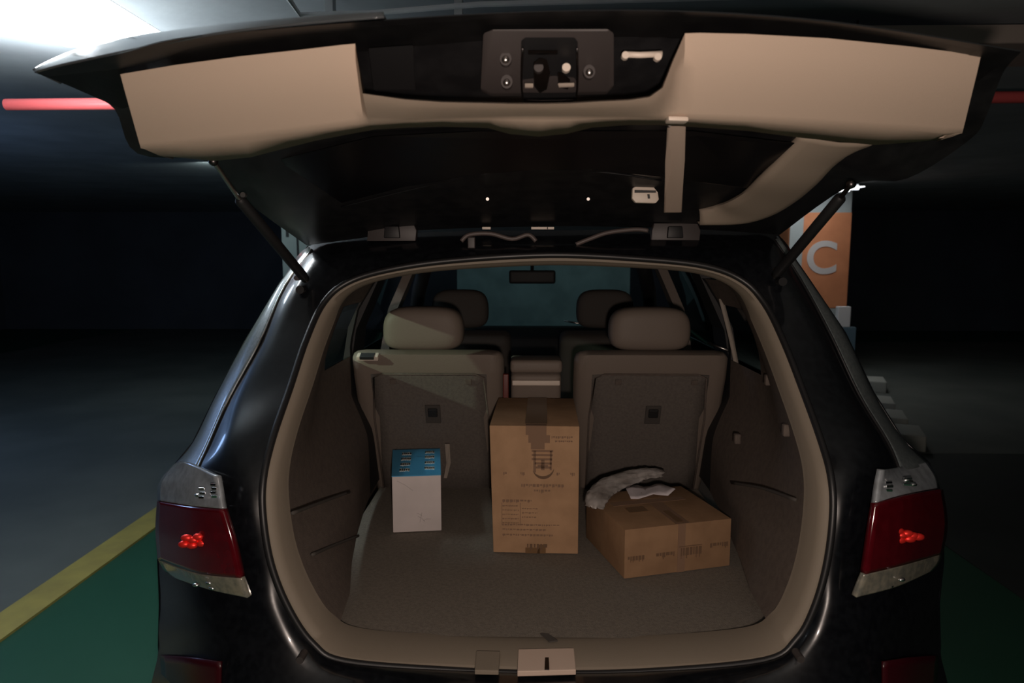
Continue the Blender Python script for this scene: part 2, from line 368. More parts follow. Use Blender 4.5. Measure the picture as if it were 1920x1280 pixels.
# hull: sides going forward, roof, bumper, bonnet
ZW = [(.1, .90), (.3, .94), (.6, .958), (.95, .955), (1.12, .905), (1.24, .86), (1.38, .80), (1.53, .735), (1.63, .665), (1.70, .60)]
def W(z):
    for (a, x), (b, y_) in zip(ZW, ZW[1:]):
        if z <= b: return x+(y_-x)*max(0, (z-a)/(b-a))
    return ZW[-1][1]
YS = [.62, .98, 1.15, 1.95, 2.1, 2.75]
for s in (-1, 1):
    rows = []
    src = L if s < 0 else RR
    for r in range(3, 14):
        e = P(*src[r][3]); row = [e]
        for k, yy in enumerate(YS):
            x = s*max(W(e.z), abs(e.x)) if k else s*(W(e.z)+abs(e.x))/2
            row.append(Vector((x, yy, e.z)))
        rows.append(row)
    for z in (.35, .22):
        rows.append([Vector((s*W(z), yy, z)) for yy in [rows[-1][0].y]+YS])
    hole = lambda i, j: 1 <= i <= 3 and j in (1, 3, 5)
    o = obj('side_panel', grid_bm(rows, skip=lambda i, j: hole(i, j)), M['paint'], car, True, 35); solid(o, .006, 0)
    o['label'] = 'left body side' if s < 0 else 'right body side'
    for j, nm in ((1, 'quarter_window'), (3, 'rear_door_window'), (5, 'front_door_window')):
        if j+1 >= len(rows[0]): continue
        g = [[rows[i][j], rows[i][j+1]] for i in range(1, 5)]
        obj(nm, grid_bm(g), M['wind'], car, True)
    # front fender
    fz = [rows[i][-1] for i in range(len(rows)) if rows[i][-1].z < 1.14]
    g = [[p, Vector((p.x*.99, 3.4, min(p.z, 1.05))), Vector((p.x*.96, 3.95, min(p.z, .98))), Vector((p.x*.8, 4.25, min(p.z, .85)))] for p in fz]
    obj('front_fender', grid_bm(g), M['paint'], car, True)
    # A pillar
    pa = Vector((s*.60, 2.55, 1.62)); pb = Vector((s*.80, 3.25, 1.13))
    obj('windscreen_pillar', tube_bm([pa, (pa+pb)/2+Vector((s*.01, 0, .02)), pb], .045, 8), M['dark_in'], car, True)
    for yy in (.93, 3.45):
        t = empty('wheel', (s*.87, yy, .37), 0, car)
        prof = [(.25, .10), (.34, .11), (.37, .08), (.375, 0), (.37, -.08), (.34, -.11), (.25, -.10), (.25, .10)]
        bm = grid_bm([[Vector((q2, p2*math.cos(k*math.pi/16), p2*math.sin(k*math.pi/16))) for p2, q2 in prof] for k in range(32)], True)
        obj('tyre', bm, M['tyre'], t, True, 40)
        bm = tube_bm([Vector((s*.085, 0, 0)), Vector((s*.10, 0, 0))], .06, 12)
        for k in range(5):
            a_ = k*2*math.pi/5; box_bm((s*.09, .15*math.cos(a_), .15*math.sin(a_)), (.02, .05, .22), bm, Matrix.Rotation(a_-math.pi/2, 3, 'X'))
        tube_bm([Vector((s*.07, .24*math.cos(k*math.pi/12), .24*math.sin(k*math.pi/12))) for k in range(24)], .015, 6, True, bm)
        obj('rim', bm, M['dkmetal'], t)

# roof: from the header to the windscreen
rf = []
hdr = [P(*L[3][3]), P(*L[2][3]), P(*L[1][3]), P(*L[0][3]), P(*RR[1][3]), P(*RR[2][3]), P(*RR[3][3])]
rf.append(hdr)
for yy, dz in ((1.0, .05), (1.8, .045), (2.55, -.02)):
    rf.append([Vector((h.x, yy, h.z+dz*(1 if 0 < i < 6 else .4))) for i, h in enumerate(hdr)])
obj('roof', grid_bm(loft(rf, 4, 3)), M['paint'], car, True)
obj('windscreen', grid_bm([[Vector((x*.74, 2.55, 1.645)), Vector((x, 3.25, 1.13))] for x in (-.82, -.4, 0, .4, .82)]), M['wind'], car)
obj('bonnet', grid_bm(loft([[Vector((x*k, yy, zz+.03*(1-(x/.9)**2))) for x in (-.9, -.45, 0, .45, .9)] for yy, zz, k in ((3.22, 1.1, 1), (3.7, 1.03, .98), (4.15, .92, .88), (4.3, .8, .84))], 3, 3)), M['paint'], car, True)
obj('front_bumper', box_bm((0, 4.2, .5), (1.5, .16, .62)), M['paint'], car)
bmp = []
for yy, zt_, zb_ in ((0, 0, 0),):
    pts = [P(*L[13][3]), P(*L[14][3]), P(*L[15][3]), P(*RR[14][3]), P(*RR[13][3])]
    bmp = [pts, [Vector((p.x*1.0, p.y-.05, .50)) for p in pts], [Vector((p.x*.98, p.y-.02, .36)) for p in pts], [Vector((p.x*.92, p.y+.12, .28)) for p in pts]]
obj('rear_bumper', grid_bm(loft(bmp, 3, 4)), M['paint'], car, True)
obj('underbody', box_bm((0, 2.1, .34), (1.5, 4.0, .1)), M['plastic'], car)

M['dusty'] = mat('dusty_corner_glass', (.10, .12, .125), .32, spec=.6, coat=.6, col2=(.16, .18, .18), nscale=120)
for s in (-1, 1):
    src = L if s < 0 else RR
    rr = []
    for r in (3, 4, 5, 6, 7, 8):
        a_, b_ = src[r][2], src[r][3]; k0 = (.62, .55, .30, .25, .22, .1)[r-3]
        k1 = (.9, .97, .97, .97, .97, .97)[r-3]
        pa = P(a_[0]+(b_[0]-a_[0])*k0, a_[1]+(b_[1]-a_[1])*k0, a_[2]+(b_[2]-a_[2])*k0-.012)
        pb = P(a_[0]+(b_[0]-a_[0])*k1, a_[1]+(b_[1]-a_[1])*k1, a_[2]+(b_[2]-a_[2])*k1-.012)
        rr.append([pa, (pa+pb)/2+Vector((s*.006, -.004, 0)), pb])
    o = obj('corner_glass', grid_bm(loft(rr, 4, 3)), M['dusty'], car, True); solid(o, .004)
    obj('corner_moulding', tube_bm(spline([r_[0]+Vector((0, -.003, 0)) for r_ in rr], 4), .0035, 8), M['chrome'] if s < 0 else M['rubber'], car, True)  # chrome on the left puts the lamp's bright streak into the material
# painted upper skin of the tailgate along its raised edge, seen at a grazing angle
# weather seal, shiny lip and opening trim
def off(p, inw, dy):
    d = (CEN-Vector((p.x, 0, p.z))); d.y = 0; d.normalize()
    return Vector((p.x+d.x*inw, p.y+dy, p.z+d.z*inw))
obj('weather_seal', tube_bm([off(p, -.003, -.004) for p in O], .0085, 8, True), M['rubber'], car, True)
rim = []
for p in O:
    bottom = max(0, min(1, (.80-p.z)/.06)); top = max(0, min(1, (p.z-1.45)/.1))
    side = 1-max(bottom, top)
    rim.append([off(p, .004, -.004), off(p, .012, -.004), off(p, .018+.006*side, .015), off(p, .018+.008*side+.006*top, .045+.04*bottom+.02*side-.02*top), off(p, .014+.014*side+.006*top, .055+.055*bottom+.02*side-.02*top)])
obj('opening_trim', grid_bm(rim, True), M['rim'], car, True, 60)
RIM = [r[-1] for r in rim]
N = len(O)
def at_row(r, right=False):                            # index on the dense loop of a ladder row
    return (r*NU) if not right else (30-r)*NU

# cargo floor
FZ = .735
ycut = 1.16
fl = []
for k in range(9):
    yy = .10+(ycut-.10)*k/8
    xl = -.52-.08*min(1, k/2); fl.append([Vector((xl+(-2*xl)*j/8, yy, FZ)) for j in range(9)])
obj('cargo_floor', grid_bm(fl), M['carpet'], car)
obj('floor_front_edge', box_bm((0, ycut+.02, FZ-.1), (1.2, .04, .2)), M['carpet'], car)
# sill plate and striker
Q = lambda x, y_: PZ(x, y_, .742)
bm = prism_bm([Q(970, 1258), Q(1080, 1255), Q(1076, 1214), Q(972, 1216)], Vector((0, 0, -.012))); bev(bm, .002)
obj('striker_cover', bm, M['beige_gloss'], car)
bm = prism_bm([PZ(x, y_, .744) for x, y_ in ((1021, 1254), (1030, 1254), (1029, 1232), (1022, 1232))], Vector((0, 0, -.004)))
o = obj('striker', bm, M['dkmetal'], car)
bm = prism_bm([PZ(x, y_, .743) for x, y_ in ((890, 1256), (935, 1257), (938, 1220), (893, 1219))], Vector((0, 0, -.01))); bev(bm, .002)
obj('sill_pad', bm, M['rim'], car)
bm = prism_bm([PZ(x, y_, FZ+.004) for x, y_ in ((1013, 1186), (1028, 1187), (1046, 1200), (1030, 1202))], Vector((0, 0, -.003)))
obj('floor_handle_recess', bm, M['dark_fabric'], car)

# side linings
XT = [(.60, .60), (.80, .60), (.98, .60), (1.04, .62), (1.12, .655), (1.3, .665), (1.42, .64), (1.52, .58), (1.6, .5), (1.75, .45)]
def XI(z):
    for (a_, x), (b_, y_) in zip(XT, XT[1:]):
        if z <= b_: return x+(y_-x)*max(0, (z-a_)/(b_-a_))
    return XT[-1][1]
for s in (-1, 1):
    rows = []; idx = [at_row(3, s > 0)+(k if s < 0 else -k) for k in range(0, 9*NU+4, 2)]
    for i in idx:
        c = RIM[i % N]; row = [c]
        for k, f in enumerate((.12, .28, .45, .62, .78, .9, 1)):
            yy = c.y+(1.2-c.y)*f; e = min(1, f*2.2); e = e*e*(3-2*e)
            z = c.z
            # wheel house bulges inwards in the lower half
            bul = .045*math.exp(-((yy-.55)/.26)**2)*max(0, min(1, (.98-z)/.08))
            x = abs(c.x)*(1-e)+XI(z)*e-bul
            row.append(Vector((s*x, yy, max(z, .70))))
        rows.append(row)
    nI = len(rows)
    def hole(i, j, rows=rows):
        z = rows[i][3].z; return 1.27 < z < 1.45 and j in (3, 4)
    o = obj('side_lining', grid_bm(rows, skip=lambda i, j: hole(i, j) or j >= 5), M['side'], car, True, 50)
    o['label'] = 'left cargo side lining' if s < 0 else 'right cargo side lining'
    obj('shaded_lining_end', grid_bm([r_[5:] for r_ in rows]), M['dark_in'], car, True)  # dark material in place of the shade in the gap beside the seat
    hz = [i for i in range(nI-1) if 1.27 < rows[i][3].z < 1.45]
    g = [[rows[i][3]+Vector((s*.03, 0, 0)), rows[i][5]+Vector((s*.03, 0, 0))] for i in hz+[hz[-1]+1]]
    # cabin lining ahead of the cargo area: belt-line panel, pillars, roof rail
    for ya, yb in ((1.2, 1.9), (2.08, 2.8)):
        bm = grid_bm([[Vector((s*.70, ya, 1.16)), Vector((s*.70, yb, 1.16))], [Vector((s*.76, ya, .9)), Vector((s*.76, yb, .9))], [Vector((s*.74, ya, .4)), Vector((s*.74, yb, .4))]])
        o = obj('door_lining', bm, M['leather'], car); solid(o, .03, 0)
    bm = grid_bm([[Vector((s*.735, 1.90, 1.12)), Vector((s*.735, 2.07, 1.12))], [Vector((s*.69, 1.92, 1.35)), Vector((s*.69, 2.05, 1.35))], [Vector((s*.58, 1.94, 1.60)), Vector((s*.58, 2.03, 1.60))]])
    o = obj('centre_pillar', bm, M['leather'], car); solid(o, .04, 0)
    bm = grid_bm([[Vector((s*.70, 1.0, 1.10)), Vector((s*.70, 1.2, 1.10))], [Vector((s*.665, 1.04, 1.35)), Vector((s*.665, 1.2, 1.35))], [Vector((s*.56, 1.08, 1.59)), Vector((s*.56, 1.2, 1.59))]])
    o = obj('rear_pillar', bm, M['dark_in'], car); solid(o, .03, 0)
    bm = tube_bm([Vector((s*.575, yy, 1.585)) for yy in (.6, 1.2, 2.0, 2.6)], .035, 8)
    obj('roof_rail_lining', bm, M['dark_fabric'], car, True)
# headliner
obj('headliner', grid_bm([[Vector((x, yy, zz-.06*(x/.62)**2)) for x in (-.6, -.3, 0, .3, .6)] for yy, zz in ((.47, 1.598), (1.2, 1.66), (2.0, 1.66), (2.6, 1.615))]), M['dark_fabric'], car, True)
obj('cabin_floor', box_bm((0, 2.1, .42), (1.5, 1.9, .04)), M['dark_in'], car)
# dashboard
bm = prism_bm([Vector((-.8, yy, zz)) for yy, zz in ((2.78, .6), (2.74, 1.0), (2.80, 1.12), (3.0, 1.16), (3.3, 1.14), (3.3, .6))], Vector((1.6, 0, 0))); bev(bm, .02)
obj('dashboard', bm, M['dark_in'], car, True, 40)
c = P(998, 519, 2.5)
rbox('rear_view_mirror', c, (.26, .03, .075), M['dark_in'], car, .02)
obj('mirror_stem', tube_bm([c+Vector((0, .02, .02)), c+Vector((0, .1, .09))], .01, 6), M['dark_in'], car)
c = P(925, 640, 2.45)
wt = empty('steering_wheel', (-.38, 2.48, 1.02), 0, car)
rt = Matrix.Rotation(math.radians(62), 3, 'X')
bm = tube_bm([rt @ Vector((.19*math.cos(k*math.pi/16), .19*math.sin(k*math.pi/16), 0)) for k in range(32)], .016, 8, True)
for a_ in (0, math.pi, -math.pi/2): tube_bm([Vector((0, 0, 0)), rt @ Vector((.185*math.cos(a_), .185*math.sin(a_), 0))], .018, 6, False, bm)
obj('wheel_ring', bm, M['dark_in'], wt, True, 50)
obj('dash_trim', tube_bm([P(1058, 601, 2.85), P(1085, 606, 2.85), P(1114, 606, 2.85)], .006, 8), M['chrome'], car, True)

# seats ---------------------------------------------------------------------------------
def headrest(name, c, d, m, parent):
    bm = bmesh.new(); bmesh.ops.create_cube(bm, size=1)
    bmesh.ops.subdivide_edges(bm, edges=list(bm.edges), cuts=5, use_grid_fill=True)
    for v in bm.verts:
        x, y_, z = [2*k for k in v.co]
        n = (abs(x)**4.5+abs(y_)**4.5+abs(z)**4.5)**(1/4.5)
        q = Vector((x, y_, z))/n*max(abs(x), abs(y_), abs(z))
        tp = 1-.13*max(0, q.z)**2
        v.co = Vector((q.x*d[0]/2*tp, q.y*d[1]/2, q.z*d[2]/2))+Vector(c)
    o = obj(name, bm, m, parent, True)
    md = o.modifiers.new('s', 'SUBSURF'); md.levels = 1; md.render_levels = 1
    return o
TILT = Matrix.Rotation(math.radians(-14), 3, 'X')      # top leans back towards the cargo area? sign set so that it does
def seat(cx, lab, side):
    t = empty('seat', (cx, 1.02, FZ-.3), 0, car); t['label'] = lab
    B = lambda x, u, v: Vector((x, .12-.22*v/.55*1.0+u, .30+v))     # x, thickness, height above floor
    rot = Matrix.Rotation(math.atan2(.22, .55), 3, 'X')
    # backrest: rounded block leaning to the rear
    prof = [(.0, -.30), (-.005, .30), (.002, .47), (.02, .535), (.06, .548), (.10, .53), (.125, .45), (.13, -.3)]
    rows = []
    hw = .265
    for xx, k in ((-hw, .0), (-hw+.006, .55), (-hw+.02, .85), (-hw+.05, 1), (-.1, 1), (0, 1), (.1, 1), (hw-.05, 1), (hw-.02, .85), (hw-.006, .55), (hw, .0)):
        r_ = []
        for u, v in prof:
            uu = .062+(u-.062)*(.25+.75*k); vv = v-(1-k)*.03*(1 if v > .2 else 0)
            r_.append(B(xx*(1-.24*max(0, min(1, (.32-v)/.45))), uu, vv))
        rows.append(r_+[r_[0]])
    bm = grid_bm(rows); bmesh.ops.remove_doubles(bm, verts=bm.verts, dist=.0004)
    for rr_ in (0, -1): pass
    bk = obj('backrest', bm, M['leather'], t, True, 60)
    # carpeted back panel, with recessed release handle
    wl, wr = (-.195, .205) if side < 0 else (-.205, .195)
    pn = [[B(x_, -.006-(.0 if 0 < j < 8 else -.006), v_) for j, x_ in enumerate([wl+(wr-wl)*jj/8 for jj in range(9)])] for v_ in (-.1, .1, .3, .44, .462, .468)]
    pn[-1] = [p+Vector((0, .012, 0)) for p in pn[-1]]
    bm = grid_bm(pn); o = obj('back_panel', bm, M['seatback'], t, True, 50); solid(o, .006, 0)
    bm = tube_bm([B(wl, -.008, -.1), B(wl-.004, -.008, .3), B(wl+.01, -.008, .455), B(wl+.04, -.008, .468), B(wr-.04, -.008, .468), B(wr-.01, -.008, .455), B(wr+.004, -.008, .3), B(wr, -.008, -.1)], .0035, 6)
    obj('panel_piping', bm, M['side'], t, True)
    hx = .012 if side < 0 else .015
    bm = box_bm(B(hx, -.012, .315), (.054, .008, .075), None, rot); bev(bm, .003); obj('release_frame', bm, M['dark_fabric'], t)
    bm = box_bm(B(hx, -.018, .322), (.034, .010, .034), None, rot); bev(bm, .004); obj('release_handle', bm, M['dark_in'], t)
    for q_ in (-.13, .13): 
        bm = box_bm(B(hx+q_, -.012, .44), (.022, .006, .02), None, rot); bev(bm, .002); obj('anchor_clip', bm, M['side'], t)
    headrest('headrest', (-.02 if side < 0 else .0, .02, .30+.617), (.285, .13, .155), M['leather'], t)
    for q_ in (-.06, .06): obj('headrest_post', tube_bm([Vector((q_, .0, .80)), Vector((q_, .02, .9))], .006, 8), M['metal'], t)
    bm = box_bm((0, .42, .02), (.5, .5, .16)); bev(bm, .04, 3); obj('cushion', bm, M['leather'], t, True, 40)
    # belt guide / lock on the outer shoulder
    if side > 0: return t
    sx = -.20
    bm = box_bm(B(sx, .012, .528), (.075, .03, .018), None, rot); bev(bm, .005); obj('lock_bezel', bm, M['clip'], t)
    bm = box_bm(B(sx, .004, .531), (.048, .03, .010), None, rot); obj('lock_slot', bm, M['dark_in'], t)
    return t
sL = seat(-.388, 'left second row seat with carpeted back', -1)
sR = seat(.385, 'right second row seat with carpeted back', 1)
# pull strap on the left seat back
bm = prism_bm([P(834, 832, 1.0), P(843, 832, 1.0), P(845, 868, 1.02), P(838, 896, 1.03), P(832, 896, 1.03), P(837, 868, 1.02)], Vector((0, .006, 0)))
o = obj('pull_strap', bm, M['belt'], sL); o.matrix_parent_inverse = Matrix.Translation(-sL.location)
# centre seat section
t = empty('centre_seat', (-.012, 1.04, FZ-.3), 0, car); t['label'] = 'narrow centre seat section between the two seats'
rbox('armrest_back', (0, .06, .52), (.175, .12, .54), M['leather'], t, .02, 3, Matrix.Rotation(.3, 3, 'X'))
rbox('top_pad', (0, -.035, .795), (.178, .14, .045), M['leather'], t, .015)
rbox('trim_strip', (0, -.072, .735), (.165, .02, .018), M['clip'], t, .004)
rbox('buckle', (-.105, -.06, .72), (.02, .03, .09), mat('dark_red_buckle', (.12, .02, .015), .5), t, .004)
# front seats
for s, lb_ in ((-1, 'left front seat, dark'), (1, 'right front seat, dark')):
    t = empty('front_seat', (s*.37, 2.05, .45), 0, car); t['label'] = lb_
    rbox('backrest', (0, .06, .45), (.5, .14, .68), M['dark_fabric'], t, .05, 4, Matrix.Rotation(.25, 3, 'X'))
    headrest('headrest', (-.03 if s > 0 else .0, -.04, .90), (.28, .12, .19), M['dark_fabric'], t)
    rbox('cushion', (0, .38, .1), (.5, .5, .16), M['dark_fabric'], t, .04, 3)
# seat belts
for s, pts in ((1, [(1352, 560), (1372, 640), (1388, 722), (1392, 742)]),):
    g = []
    for i, (x_, y_) in enumerate(pts):
        a_ = P(x_, y_, .98); g.append([a_-Vector((.008, 0, 0)), a_+Vector((.008, 0, 0))])
    o = obj('seat_belt', grid_bm(loft(g, 4, 1)), M['belt'], car, True); solid(o, .003)
obj('belt_buckle', box_bm(P(1384, 724, .975), (.012, .01, .018)), M['chrome'], car)
o = obj('belt_bar', tube_bm([P(1328, 643, 1.05), P(1366, 657, 1.0)], .005, 8), M['metal'], car, True)

# small trim on the linings
for pts, Y in ((((545, 962), (652, 925), (652, 930), (545, 969)), None), (((565, 1046), (660, 1010), (660, 1014), (565, 1052)), None)):
    pass
def wall_pt(px, py, xw):
    d = ray(px, py); return CAM+d*((xw-CAM.x)/d.x)
def wall_line(name, pts, xw, r, m):
    return obj(name, tube_bm(spline([wall_pt(x_, y_, xw) for x_, y_ in pts], 4), r, 6), m, car, True)
wall_line('lining_seam', [(548, 962), (600, 942), (655, 922)], -.545, .004, M['dark_fabric'])
wall_line('lining_seam', [(585, 1040), (625, 1022), (672, 1004)], -.537, .004, M['dark_fabric'])
wall_line('lining_seam', [(1372, 905), (1430, 915), (1492, 937)], .545, .004, M['dark_fabric'])
for nm, px_, py_, xw in (('cargo_hook', 566, 728, -.60), ('cargo_hook', 587, 722, -.62), ('cargo_hook', 1440, 712, .62), ('cargo_hook', 1474, 806, .58), ('cargo_hook', 1382, 822, .575)):
    c = wall_pt(px_, py_, xw); rbox(nm, c, (.018, .02, .03), M['side'], car, .005)

# ------------------------------------------------------------------ tail lights
def patch(left, right, rows, mid=None):
    return None
def lens(name, A, B, Cc, m, parent, th=.012):
    """A, B, Cc: curves from top to bottom (outer, middle, inner) given as (px,py,Y)"""
    rows = [[P(*a_), P(*b_), P(*c_)] for a_, b_, c_ in zip(A, B, Cc)]
    o = obj(name, grid_bm(loft(rows, 6, 6)), m, parent, True, 60); solid(o, th, 0); return o
def lamp_unit(side):
    if side < 0:
        top = ([(330, 872, .255), (303, 905, .235), (300, 938, .215)], [(352, 866, .165), (362, 905, .10), (365, 948, .07)], [(410, 893, .03), (416, 925, .02), (421, 953, .005)])
        red = ([(300, 939, .215), (297, 990, .20), (301, 1046, .19)], [(365, 949, .07), (370, 1010, .05), (374, 1072, .045)], [(421, 954, .005), (440, 1015, -.01), (455, 1081, -.02)])
        low = ([(301, 1047, .19), (312, 1066, .175), (330, 1080, .15)], [(374, 1073, .045), (385, 1088, .04), (400, 1103, .03)], [(455, 1082, -.02), (462, 1100, -.022), (468, 1118, -.024)])
        beads = [(350, 1008, 0), (362, 1012, 0), (372, 1006, 0), (378, 1018, 0), (345, 1020, 0), (360, 1022, 0)]; by = .03
        ch = [(372, 928), (380, 938), (400, 903), (395, 918)]; lo = [(368, 1096), (392, 1092), (398, 1102)]
        lab = 'left tail light with grey, red and clear lens sections'
    else:
        top = ([(1735, 868, .26), (1752, 893, .235), (1757, 915, .215)], [(1690, 876, .165), (1697, 908, .10), (1700, 926, .07)], [(1650, 880, .03), (1643, 912, .02), (1638, 942, .005)])
        red = ([(1762, 916, .215), (1771, 980, .20), (1762, 1036, .19)], [(1700, 927, .07), (1698, 990, .05), (1692, 1056, .045)], [(1638, 943, .005), (1628, 1005, -.01), (1618, 1074, -.02)])
        low = ([(1762, 1037, .19), (1757, 1052, .175), (1742, 1068, .15)], [(1692, 1057, .045), (1685, 1078, .04), (1675, 1098, .03)], [(1618, 1075, -.02), (1608, 1098, -.022), (1601, 1117, -.024)])
        beads = [(1684, 995, 0), (1692, 1003, 0), (1702, 1000, 0), (1712, 1004, 0), (1722, 1006, 0), (1688, 1012, 0), (1706, 1010, 0)]; by = .03
        ch = [(1665, 910), (1672, 916), (1700, 900), (1712, 908)]; lo = [(1690, 1086), (1640, 1070), (1668, 1098)]
        lab = 'right tail light with grey, red and clear lens sections'
    hs = [[(x_, y_, Y_+.03) for x_, y_, Y_ in c] for c in zip(*[red[0], red[1], red[2]])]
    rows = [[P(*p) for p in r] for r in hs]
    h = obj('tail_light', grid_bm(loft(rows, 4, 4)), M['plastic'], car, True); h['label'] = lab; solid(h, .01)
    lens('clear_upper_lens', *top, M['clear'], h); lens('red_lens', *red, M['red'], h, .014); lens('clear_lower_lens', *low, M['clear_low'], h)
    for x_, y_, _ in beads:
        bm = bmesh.new(); bmesh.ops.create_icosphere(bm, subdivisions=2, radius=.010)
        bmesh.ops.transform(bm, matrix=Matrix.Translation(P(x_, y_, by)) @ Matrix.Diagonal((1.3, .8, .8, 1)), verts=bm.verts)
        obj('red_reflector', bm, M['redref'], h, True)
    for k_, (x_, y_) in enumerate(ch+lo):
        bm = bmesh.new(); bmesh.ops.create_icosphere(bm, subdivisions=2, radius=.007)
        bmesh.ops.transform(bm, matrix=Matrix.Translation(P(x_, y_, .062 if k_ < 4 else .022)) @ Matrix.Diagonal((1.2, .9, .6, 1)), verts=bm.verts)
        obj('clear_reflector', bm, M['chrome'], h, True)
lamp_unit(-1); lamp_unit(1)
for nm, (x0, y0, yy, n_, w_, h_) in (('l', (400, 908, .005, 4, 9, 30)), ('l', (378, 916, .035, 3, 10, 24)), ('r', (1666, 904, .03, 3, 12, 22)), ('r', (1702, 896, .06, 3, 14, 18))):
    hp = [o for o in bpy.data.objects if o.name.startswith('tail_light')][0 if nm == 'l' else 1]
    for k in range(n_):
        c = P(x0+(k % 2)*2, y0+k*h_/n_, yy); bm = box_bm((0, 0, 0), (w_*.00125, .004, h_/n_*.0007), None, Matrix.Rotation(random.uniform(-.25, .1), 3, 'X') @ Matrix.Rotation(random.uniform(-.2, .2), 3, 'Z'))
        bev(bm, .0007); bmesh.ops.translate(bm, vec=c, verts=bm.verts); obj('reflector_facet', bm, M['chrome'], hp)
M['darkred'] = mat('dark_red_reflector', (.035, .003, .006), .25, spec=.5)
for pts in (((303, 1228, .155), (360, 1232, .03), (415, 1240, -.02), (308, 1330, .13), (362, 1336, .01), (412, 1345, -.04)), ((1758, 1228, .155), (1705, 1232, .03), (1655, 1240, -.02), (1752, 1330, .13), (1700, 1336, .01), (1655, 1345, -.04))):
    q = [P(a_, b_, c_-.012) for a_, b_, c_ in pts]
    o = obj('bumper_reflector', grid_bm(loft([q[:3], [(u+v)/2 for u, v in zip(q[:3], q[3:])], q[3:]], 3, 4)), M['darkred'], car, True); solid(o, .006)
# rubber stops
for x_, y_, Y_ in ((562, 543, .37), (1468, 528, .37)):
    c = P(x_, y_, Y_-.01)
    obj('door_stop', tube_bm([c, c+Vector((0, .03, 0))], .011, 12), M['rubber'], car, True, 40)
    disc_px('stop_cap', x_-6, y_-22, Y_-.015, 5, M['greyplate'], car, .03)
for x_, y_ in ((562, 1238), (1502, 1236)):
    c = P(x_, y_, -.06); obj('bumper_plug', tube_bm([c, c+Vector((0, .03, -.0))], .008, 10), M['greyplate'], car, True, 40)

# ------------------------------------------------------------------ tailgate
def five(l, lm, c_, rm, r, il=None): return [P(*q) for q in (l, il or [(a_+b_)/2 for a_, b_ in zip(l, lm)], lm, c_, rm, r)]
sh = [
 [Vector((-.62, .56, 1.70)), Vector((-.46, .56, 1.73)), Vector((-.3, .56, 1.75)), Vector((0, .56, 1.76)), Vector((.3, .56, 1.75)), Vector((.62, .56, 1.70))],
 [Vector((-.74, .1, 1.84)), Vector((-.56, .1, 1.863)), Vector((-.38, .1, 1.88)), Vector((0, .1, 1.89)), Vector((.38, .1, 1.88)), Vector((.72, .1, 1.84))],
 five((68, 134, -.298), (400, 63, -.39), (1020, 20, -.44), (1500, 33, -.39), (1913, 94, -.295), (222, 99, -.337)),
 five((65, 136, -.30), (400, 65, -.40), (1020, 22, -.45), (1500, 36, -.40), (1915, 97, -.30), (220, 102, -.345)),
 five((150, 170, -.20), (480, 100, -.30), (1030, 58, -.36), (1550, 72, -.30), (1880, 138, -.20)),
 five((215, 205, -.12), (520, 160, -.21), (1030, 150, -.265), (1540, 160, -.21), (1850, 215, -.12)),
 five((258, 288, -.03), (520, 245, -.09), (1030, 228, -.12), (1500, 240, -.09), (1818, 262, -.03)),
 five((395, 304, .04), (600, 265, -.02), (1030, 246, -.05), (1450, 255, -.02), (1700, 335, .04)),
 five((452, 370, .20), (700, 345, .2), (1030, 330, .2), (1330, 335, .2), (1592, 349, .18)),
 five((575, 460, .53), (780, 432, .53), (1030, 424, .53), (1270, 428, .53), (1462, 440, .53)),
]
tg = obj('tailgate', grid_bm([spline(r_, 8) for r_ in sh[:3]]+loft(sh[3:], 5, 8)), M['tail_in'], car, True, 50); tg['label'] = 'raised black tailgate with beige inner trim'
lo_ = [(65,136,-.302), (110,124,-.315), (180,110,-.33), (270,91,-.352), (400,65,-.402), (560,46,-.425), (720,33,-.44)]
up_ = [(66,134,-.29), (102,112,-.20), (180,83,-.12), (270,66,-.11), (400,50,-.20), (560,36,-.35), (720,27,-.41)]
g = [[P(*a_), (P(*a_)+P(*b_))/2+Vector((0, 0, .003)), P(*b_), P(*b_)+Vector((0, .06, -.004))] for a_, b_ in zip(lo_, up_)]
o = obj('painted_skin', grid_bm(loft(g, 5, 4)), mat('glossy_skin_paint', (.05, .053, .058), .2, spec=1, coat=1), tg, True)
solid(o, .002)
def YT(x, k=0): return -.395+.14*((x-1030)/850)**2
def YB(x): return -.245+.14*((x-1030)/850)**2
cols = [((228,140),(266,277),(300,290)), ((330,123),(350,268),(400,300)), ((450,107),(460,257),(470,293)), ((560,95),(570,243),(590,262)),
 ((645,85),(665,231),(672,246)), ((665,83),(683,228),(690,243)), ((682,176),(692,227),(700,241)), ((760,187),(762,222),(762,237)), ((830,192),(832,219),(832,235)), ((920,194),(920,217),(915,238)), ((960,195),(960,216),(955,249)), ((1020,195),(1020,216),(1010,254)),
 ((1070,194),(1070,216),(1062,249)), ((1120,191),(1120,216),(1110,237)), ((1180,188),(1180,216),(1180,232)), ((1218,182),(1215,217),(1215,232)), ((1242,165),(1236,217),(1234,232)), ((1262,115),(1252,218),(1250,233)), ((1285,64),(1272,219),(1270,234)),
 ((1310,63),(1300,220),(1300,236)), ((1400,65),(1400,224),(1400,243)), ((1550,73),(1550,232),(1508,257)), ((1700,88),(1690,241),(1640,270)), ((1790,99),(1770,247),(1740,262)), ((1836,108),(1802,249),(1780,256))]
rows = []
for (a_, b_, c_) in cols:
    r = [P(a_[0], a_[1], YT(a_[0])+.03)]
    for f in (0, .2, .4, .6, .8, .93, 1):
        x_, y_ = a_[0]+(b_[0]-a_[0])*f, a_[1]+(b_[1]-a_[1])*f
        r.append(P(x_, y_, YT(x_)*(1-f)+YB(x_)*f-.012*math.sin(math.pi*f)))
    r.append(P(b_[0]*.85+c_[0]*.15, b_[1]*.8+c_[1]*.2, YB(b_[0])+.02))
    r.append(P(c_[0], c_[1], YB(c_[0])+.065))
    rows.append(r)
